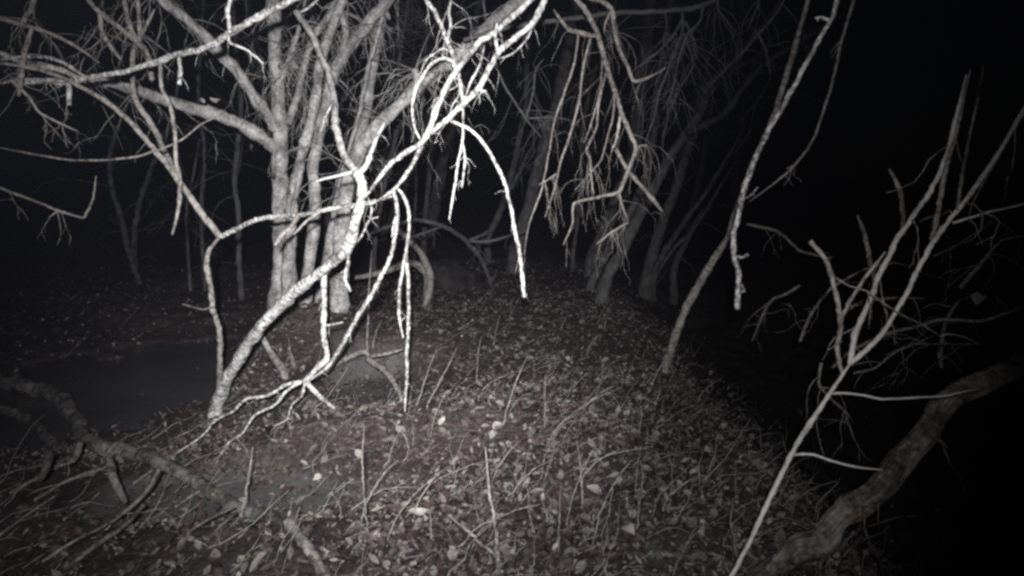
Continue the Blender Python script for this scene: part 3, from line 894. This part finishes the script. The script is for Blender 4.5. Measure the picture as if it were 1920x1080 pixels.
T('arched_bough', 'thin dim bough arching over the dark mound behind the curved root', 'branch', 'dim', [
    ('limb', P([(690, 440), (733, 424), (780, 412), (830, 423), (873, 450), (897, 477), (913, 512), (925, 545)], 5.6, 'g', 8, 12)),
    ('side_branch', P([(880, 452), (920, 452), (960, 440), (990, 430)], 5.75, 5.9, 7, 5)),
    ('side_branch', P([(745, 450), (773, 444), (813, 430), (830, 425)], 5.6, 5.65, 5, 5)),
    ('side_branch', P([(880, 450), (905, 440), (915, 432)], 5.8, 5.9, 6, 4)),
], sprigs=dict(n=14, len=(0.1, 0.3), r=0.003, seed=35))
T('bent_stick', 'bent stick lying over the small dark puddle below the hanging shoots', 'stick', 'brown', [
    ('stick', P([(610, 700), (640, 677), (680, 660), (692, 668)], 'g', 4.0, 10, 12)),
    ('stick', P([(690, 672), (727, 703), (742, 722), (757, 760)], 4.0, 'g', 13, 11)),
    ('stick', P([(696, 668), (730, 662), (755, 655)], 4.0, 4.0, 8, 5)),
])
T('leaning_stub', 'grey wooden stub leaning at the foot of the arching stem', 'stick', 'brown', [
    ('stub', P([(537, 708), (513, 668), (497, 640), (487, 622)], 'g', 3.7, 17, 14), dict(rooted=True)),
    ('stub', P([(552, 690), (545, 665), (542, 652)], 'g', 3.8, 12, 8), dict(rooted=True)),
])

# dark mound behind the curved root
mb = MB()
c = at(842, 545, ground_depth(842, 545) + 0.5)
nu, nv = 40, 16
for j in range(nv + 1):
    ph = math.pi / 2 * j / nv
    for i in range(nu):
        a = 2 * math.pi * i / nu
        dx, dy, dz = math.cos(a) * math.cos(ph), math.sin(a) * math.cos(ph), math.sin(ph)
        k = 1 + .22 * noise.noise((dx * 1.6, dy * 1.6, dz * 1.6 + 4)) + .10 * noise.noise((dx * 5, dy * 5, dz * 5)) + .04 * noise.noise((dx * 14, dy * 14, dz * 14))
        mb.v.append(Vector((c.x + dx * .42 * k, c.y + dy * .5 * k, c.z - .06 + dz * .42 * k)))
for j in range(nv):
    for i in range(nu):
        a, b_ = j * nu + i, j * nu + (i + 1) % nu
        mb.f.append((a, b_, b_ + nu, a + nu))
tag(mb.build('root_mound', M['earth']), 'dark rounded mound of roots and earth under the arched bough', 'mound')

# ------------------------------------------------------------------ hazy trees behind
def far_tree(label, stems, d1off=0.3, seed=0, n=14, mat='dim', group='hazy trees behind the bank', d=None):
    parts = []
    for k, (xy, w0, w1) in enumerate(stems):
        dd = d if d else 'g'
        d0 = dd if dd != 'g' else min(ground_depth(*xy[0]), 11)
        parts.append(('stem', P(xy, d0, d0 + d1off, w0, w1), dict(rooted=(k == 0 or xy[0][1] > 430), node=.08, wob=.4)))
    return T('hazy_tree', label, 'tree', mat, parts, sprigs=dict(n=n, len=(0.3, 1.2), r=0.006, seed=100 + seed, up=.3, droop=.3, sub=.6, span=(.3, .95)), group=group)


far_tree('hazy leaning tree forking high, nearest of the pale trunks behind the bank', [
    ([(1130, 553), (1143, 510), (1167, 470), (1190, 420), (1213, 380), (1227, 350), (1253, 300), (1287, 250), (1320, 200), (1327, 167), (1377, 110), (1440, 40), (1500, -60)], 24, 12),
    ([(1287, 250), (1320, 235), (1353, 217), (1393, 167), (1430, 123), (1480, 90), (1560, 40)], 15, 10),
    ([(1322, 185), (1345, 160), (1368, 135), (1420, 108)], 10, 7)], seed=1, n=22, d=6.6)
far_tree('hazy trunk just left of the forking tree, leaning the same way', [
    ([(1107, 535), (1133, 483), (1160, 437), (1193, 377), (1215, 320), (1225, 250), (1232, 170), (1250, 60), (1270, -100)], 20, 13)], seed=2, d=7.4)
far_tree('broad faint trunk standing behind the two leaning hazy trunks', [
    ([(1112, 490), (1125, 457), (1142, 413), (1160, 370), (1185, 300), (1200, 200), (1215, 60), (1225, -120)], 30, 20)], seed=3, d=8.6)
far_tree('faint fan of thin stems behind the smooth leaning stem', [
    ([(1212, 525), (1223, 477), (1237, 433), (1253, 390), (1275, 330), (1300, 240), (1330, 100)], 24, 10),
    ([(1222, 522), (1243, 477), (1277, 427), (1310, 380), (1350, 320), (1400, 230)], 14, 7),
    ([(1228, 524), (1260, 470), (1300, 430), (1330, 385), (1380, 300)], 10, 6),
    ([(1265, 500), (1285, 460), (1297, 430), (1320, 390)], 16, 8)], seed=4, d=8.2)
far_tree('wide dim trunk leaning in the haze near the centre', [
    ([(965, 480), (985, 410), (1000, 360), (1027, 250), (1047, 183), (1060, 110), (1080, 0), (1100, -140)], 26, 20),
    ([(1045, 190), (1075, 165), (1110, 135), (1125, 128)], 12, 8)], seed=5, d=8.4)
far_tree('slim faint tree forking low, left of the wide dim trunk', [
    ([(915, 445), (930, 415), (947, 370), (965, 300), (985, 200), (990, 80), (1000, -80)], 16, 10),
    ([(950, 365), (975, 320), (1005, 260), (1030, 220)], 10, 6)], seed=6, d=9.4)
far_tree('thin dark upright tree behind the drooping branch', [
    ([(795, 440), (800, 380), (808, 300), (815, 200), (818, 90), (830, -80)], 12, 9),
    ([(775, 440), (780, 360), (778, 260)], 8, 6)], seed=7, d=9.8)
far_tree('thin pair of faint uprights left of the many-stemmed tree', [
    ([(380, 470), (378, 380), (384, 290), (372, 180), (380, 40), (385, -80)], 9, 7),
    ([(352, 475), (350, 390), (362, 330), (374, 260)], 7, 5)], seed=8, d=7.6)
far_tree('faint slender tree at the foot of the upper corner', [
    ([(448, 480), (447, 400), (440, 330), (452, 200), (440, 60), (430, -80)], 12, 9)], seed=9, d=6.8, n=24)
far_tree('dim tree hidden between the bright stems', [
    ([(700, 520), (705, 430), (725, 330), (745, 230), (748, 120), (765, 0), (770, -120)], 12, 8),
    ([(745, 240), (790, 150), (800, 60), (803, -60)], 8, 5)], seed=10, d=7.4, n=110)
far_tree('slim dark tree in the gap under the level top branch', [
    ([(1075, 470), (1082, 420), (1090, 330), (1092, 250), (1110, 150), (1150, 40), (1160, -90)], 10, 8)], seed=11, d=9.0, n=20)
rng = random.Random(77)
for k in range(8):
    x = rng.choice([rng.uniform(-4, -2), rng.uniform(2.6, 7), rng.uniform(-2, 3)])
    y = rng.uniform(11, 17)
    z = height(x, y)
    hgt = rng.uniform(5, 8)
    ctrl = []
    lean = rng.uniform(-.15, .35)
    r0 = rng.uniform(.05, .12)
    for q in range(7):
        t = q / 6
        ctrl.append((Vector((x + lean * hgt * t + rng.gauss(0, .06), y + rng.gauss(0, .06), z + hgt * t)), r0 * (1 - .75 * t)))
    T('distant_tree', 'bare tree lost in the darkness far behind', 'tree', 'dim', [('trunk', ctrl, dict(rooted=True))],
      sprigs=dict(n=14, len=(0.6, 1.8), r=0.012, seed=200 + k, up=.5, droop=.1, sub=.5, span=(.25, .95)), group='bare trees lost in the dark')

# ------------------------------------------------------------------ dead stalks standing in the litter
S = [
    ([(943, 800), (950, 770), (966, 720), (986, 674)], 7, 4, 'straight pale stalk leaning right with a pale leaf at its foot'),
    ([(935, 1075), (930, 1000), (922, 950), (915, 900), (910, 838)], 16, 8, 'tallest pale stalk standing in the foreground litter'),
    ([(689, 1000), (682, 920), (679, 860), (683, 800)], 6, 5, 'straight upright grey stalk beside the muddy pool'),
    ([(452, 985), (460, 930), (468, 880), (474, 838)], 12, 8, 'flat pale stalk standing over the fallen branch'),
    ([(1135, 1078), (1130, 1030), (1129, 1000), (1145, 956)], 9, 5, 'bent stalk with a bright tip at the bottom edge'),
    ([(1225, 970), (1232, 935), (1260, 905), (1306, 862)], 6, 3, 'thin stalk curving right with a bright tip at the bank edge'),
    ([(1262, 1078), (1285, 1025), (1300, 995), (1322, 978)], 6, 3, 'crooked thin stalk leaning right near the sapling foot'),
    ([(945, 1070), (905, 1020), (870, 990), (840, 965)], 13, 11, 'thick smooth stalk lying aslant at the bottom edge'),
    ([(1020, 910), (1028, 880), (1038, 850), (1040, 828)], 7, 4, 'ragged pale stalk in the middle of the litter'),
    ([(800, 765), (818, 728), (838, 690), (858, 650)], 5, 3, 'slender stalk leaning right behind the twin hanging twigs'),
    ([(778, 770), (790, 735), (803, 695), (818, 655)], 5, 3, 'slender stalk just left of its leaning twin'),
    ([(893, 720), (895, 690), (897, 660), (902, 632)], 5, 3, 'short upright stalk on the crest of the bank'),
    ([(688, 660), (690, 600), (692, 540), (697, 470)], 8, 5, 'tall dim stalk behind the pale hanging shoot'),
    ([(1088, 772), (1100, 752), (1120, 726)], 4, 3, 'tiny bright stalk on the right slope'),
    ([(1195, 990), (1200, 930), (1205, 890), (1201, 862)], 8, 5, 'split grey stalk near the bank edge'),
    ([(1255, 960), (1258, 920), (1260, 880), (1252, 850)], 8, 4, 'dim upright stalk by the thin curving stalk'),
    ([(700, 650), (705, 625), (716, 600)], 6, 4, 'short stub stalk behind the puddle'),
    ([(925, 650), (930, 620), (937, 592)], 4, 3, 'small stalk far up the bank'),
    ([(1385, 1078), (1378, 1020), (1370, 980), (1374, 940)], 8, 5, 'dim stalk just left of the sapling stem'),
    ([(1055, 830), (1070, 800), (1085, 775)], 5, 3, 'short leaning stalk right of the pale leaf'),
    ([(900, 980), (925, 950), (945, 928)], 4, 2, 'bright thin blade crossing the tallest stalk'),
    ([(1000, 1000), (992, 960), (990, 920), (975, 905)], 8, 6, 'dull stalk right of the tallest stalk'),
    ([(840, 1080), (870, 1050), (880, 1020), (925, 980)], 9, 5, 'forked dull stalk at the bottom edge'),
    ([(1010, 1090), (1025, 1060), (1040, 1025)], 5, 3, 'thin blade leaning right at the bottom edge'),
]
for xy, w0, w1, lab in S:
    d0 = ground_depth(*xy[0])
    T('dead_stalk', lab, 'stalk', 'stalk', [('stalk', P(xy, d0, d0 - .12, w0 * .66, w1 * .42), dict(rooted=True, wob=1.6))], group='dead stalks in the leaf litter')

rng = random.Random(41)
k = 0
while k < 26:
    px_, py_ = rng.uniform(640, 1330), rng.uniform(640, 1060)
    dg = ground_depth(px_, py_)
    p = at(px_, py_, dg)
    if pool_f(p.x, p.y)[0] > .2 or p.x > right_edge(p.y):
        continue
    k += 1
    h_, lx, ly = rng.uniform(.12, .30), rng.gauss(.09, .06), rng.gauss(0, .04)
    r0 = rng.uniform(.0018, .0034)
    T('dead_stalk', 'slender dead stalk leaning out of the leaf litter among others like it', 'stalk', 'stalk',
      [('stalk', [(p, r0), (p + Vector((lx * .3, ly * .3, h_ * .4)), r0 * .9), (p + Vector((lx, ly, h_ * .8)), r0 * .7), (p + Vector((lx * 1.6, ly * 1.5, h_)), r0 * .4)],
        dict(rooted=True, wob=1.8))], group='slender stalks leaning in the litter')

# pale slanting twigs lying about the muddy corner
for xy, w, lab in [
    ([(20, 930), (90, 890), (180, 850), (200, 838)], 5, 'thin twig slanting beside the crook of the fallen branch'),
    ([(65, 945), (130, 905), (200, 880)], 6, 'straight pale twig under the crooked fallen branch'),
    ([(0, 1010), (60, 965), (110, 930)], 6, 'dim twig slanting at the very edge'),
    ([(120, 980), (165, 950), (190, 925)], 5, 'short bright twig lying in the muddy corner'),
    ([(250, 915), (285, 885)], 4, 'tiny bright twig leaning on the fallen branch'),
    ([(330, 965), (365, 940), (420, 905)], 5, 'reddish twig lying across the muddy pool'),
    ([(80, 1060), (140, 1020), (200, 990), (235, 975)], 6, 'long dim twig along the bottom corner'),
    ([(340, 1065), (360, 1045)], 4, 'tiny twig at the bottom edge of the muddy pool'),
]:
    ctrl = gnd(xy, w, w * .6, 2.5)
    T('fallen_twig', lab, 'twig', 'stalk', [('twig', ctrl)])
mb = MB()
pz = at(487, 1066, ground_depth(487, 1066))
leaf_shape(mb, pz + Vector((0, 0, .03)), .11, .03, random.Random(8), .15)
tag(mb.build('wood_chip', M['paleleaf']), 'bright pale sliver of wood at the bottom edge', 'wood chip')

# ------------------------------------------------------------------ leaf litter
rng = random.Random(5)
near, rest = [], []
def litter_density(x, y):
    e = right_edge(y)
    k = 1.0
    if x > e:
        k *= .35 * (1 - sstep(e, e + 1.2, x)) + .03
    if x < -1.5 - .05 * y:
        k *= .5 if y < 3 else .22
    if y > 4.5:
        k *= .6
    if y < 2.75:
        k *= 1 - .68 * sstep(-.35, -.8, x + .12 * noise.noise((x * 2, y * 3, 5)))
    return k
tries = 0
spots = []
while len(spots) < 58000:
    y = 1.0 + 8.5 * rng.random() ** 1.5
    x = rng.uniform(-1, 1) * (1.0 + .62 * y)
    if rng.random() > litter_density(x, y):
        continue
    p = pool_f(x, y)[0]
    if p > .3 + .5 * rng.random() and rng.random() > (.55 if y < 4.6 and x > -1.6 else .012):
        continue
    spots.append((x, y))
spots.sort(key=lambda s: (s[0] + .2) ** 2 * .6 + (s[1] - 2.1) ** 2)
mb_rest = MB()
n_parts = 0
for x, y in spots:
    L = rng.choice([rng.uniform(.009, .020), rng.uniform(.015, .032), rng.uniform(.024, .052)])
    z = max(height(x, y), WATER_Z if pool_f(x, y)[0] > .3 else -9) + rng.uniform(.002, .026)
    if y > 1.9 and n_parts < 280 and L > .024 and abs(x) < .74 * y:
        mb = MB()
        leaf_shape(mb, Vector((0, 0, 0)), L, L * rng.uniform(.4, .7), rng, .45)
        o = mb.build('leaf', M['leaf'], ground)
        o.location = (x, y, z + .008)
        n_parts += 1
    else:
        leaf_shape(mb_rest, Vector((x, y, z)), L, L * rng.uniform(.25, .75), rng, .5)
o = mb_rest.build('leaf_litter', M['leaf'], ground)
o['kind'] = 'stuff'
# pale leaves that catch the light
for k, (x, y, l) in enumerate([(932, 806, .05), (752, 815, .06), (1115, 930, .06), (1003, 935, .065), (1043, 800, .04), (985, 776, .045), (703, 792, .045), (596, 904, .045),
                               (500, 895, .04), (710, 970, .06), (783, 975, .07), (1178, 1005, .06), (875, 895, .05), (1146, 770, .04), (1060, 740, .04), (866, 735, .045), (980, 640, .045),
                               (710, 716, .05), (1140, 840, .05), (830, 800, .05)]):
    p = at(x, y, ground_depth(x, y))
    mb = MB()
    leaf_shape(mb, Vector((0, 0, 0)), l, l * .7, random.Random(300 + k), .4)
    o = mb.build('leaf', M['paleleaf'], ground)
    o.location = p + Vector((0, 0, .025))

# thin dead grass and broken bits between the leaves
rng = random.Random(9)
mb = MB()
for _ in range(4300):
    y = 1.3 + 6 * rng.random() ** 1.4
    x = rng.uniform(-1, 1) * (.9 + .55 * y)
    if rng.random() > litter_density(x, y) or pool_f(x, y)[0] > .3:
        continue
    p = Vector((x, y, height(x, y) - .01))
    d = Vector((rng.gauss(.8, .45), rng.gauss(.1, .5), rng.uniform(.1, 1.1)))
    sprig(mb, p, d, rng.uniform(.05, .22), rng.uniform(.0008, .0019), rng, .15, 0)
for _ in range(75):
    y = rng.uniform(1.9, 3.1)
    x = rng.uniform(-2.2, -.5)
    d = Vector((rng.gauss(1, .2), rng.gauss(.55, .3), rng.uniform(.05, .5)))
    sprig(mb, Vector((x, y, height(x, y) + .004)), d, rng.uniform(.12, .38), rng.uniform(.001, .0024), rng, .1, 0)
o = mb.build('dead_grass', M['straw'])
tag(o, 'thin dead grass blades and stem bits standing in the leaf litter', 'grass', kind='stuff')

# ------------------------------------------------------------------ night mist
mb = MB()
x0, x1, y0, y1, z0, z1 = -62.0, 62.0, -27.0, 92.0, -3.0, 16.0
mb.v = [Vector(p) for p in [(x0, y0, z0), (x1, y0, z0), (x1, y1, z0), (x0, y1, z0), (x0, y0, z1), (x1, y0, z1), (x1, y1, z1), (x0, y1, z1)]]
mb.f = [(0, 3, 2, 1), (4, 5, 6, 7), (0, 1, 5, 4), (1, 2, 6, 5), (2, 3, 7, 6), (3, 0, 4, 7)]
hm = bpy.data.materials.new('haze')
hm.use_nodes = True
nt = hm.node_tree
nt.nodes.remove(nt.nodes['Principled BSDF'])
pv = nt.nodes.new('ShaderNodeVolumePrincipled')
pv.inputs['Color'].default_value = (0.74, 0.78, 1.0, 1)
pv.inputs['Density'].default_value = 0.0014
pv.inputs['Anisotropy'].default_value = 0.6
nt.links.new(pv.outputs[0], nt.nodes['Material Output'].inputs['Volume'])
o = mb.build('haze', hm, smooth=False)
tag(o, 'thin night mist hanging among the trees', 'mist', kind='stuff')
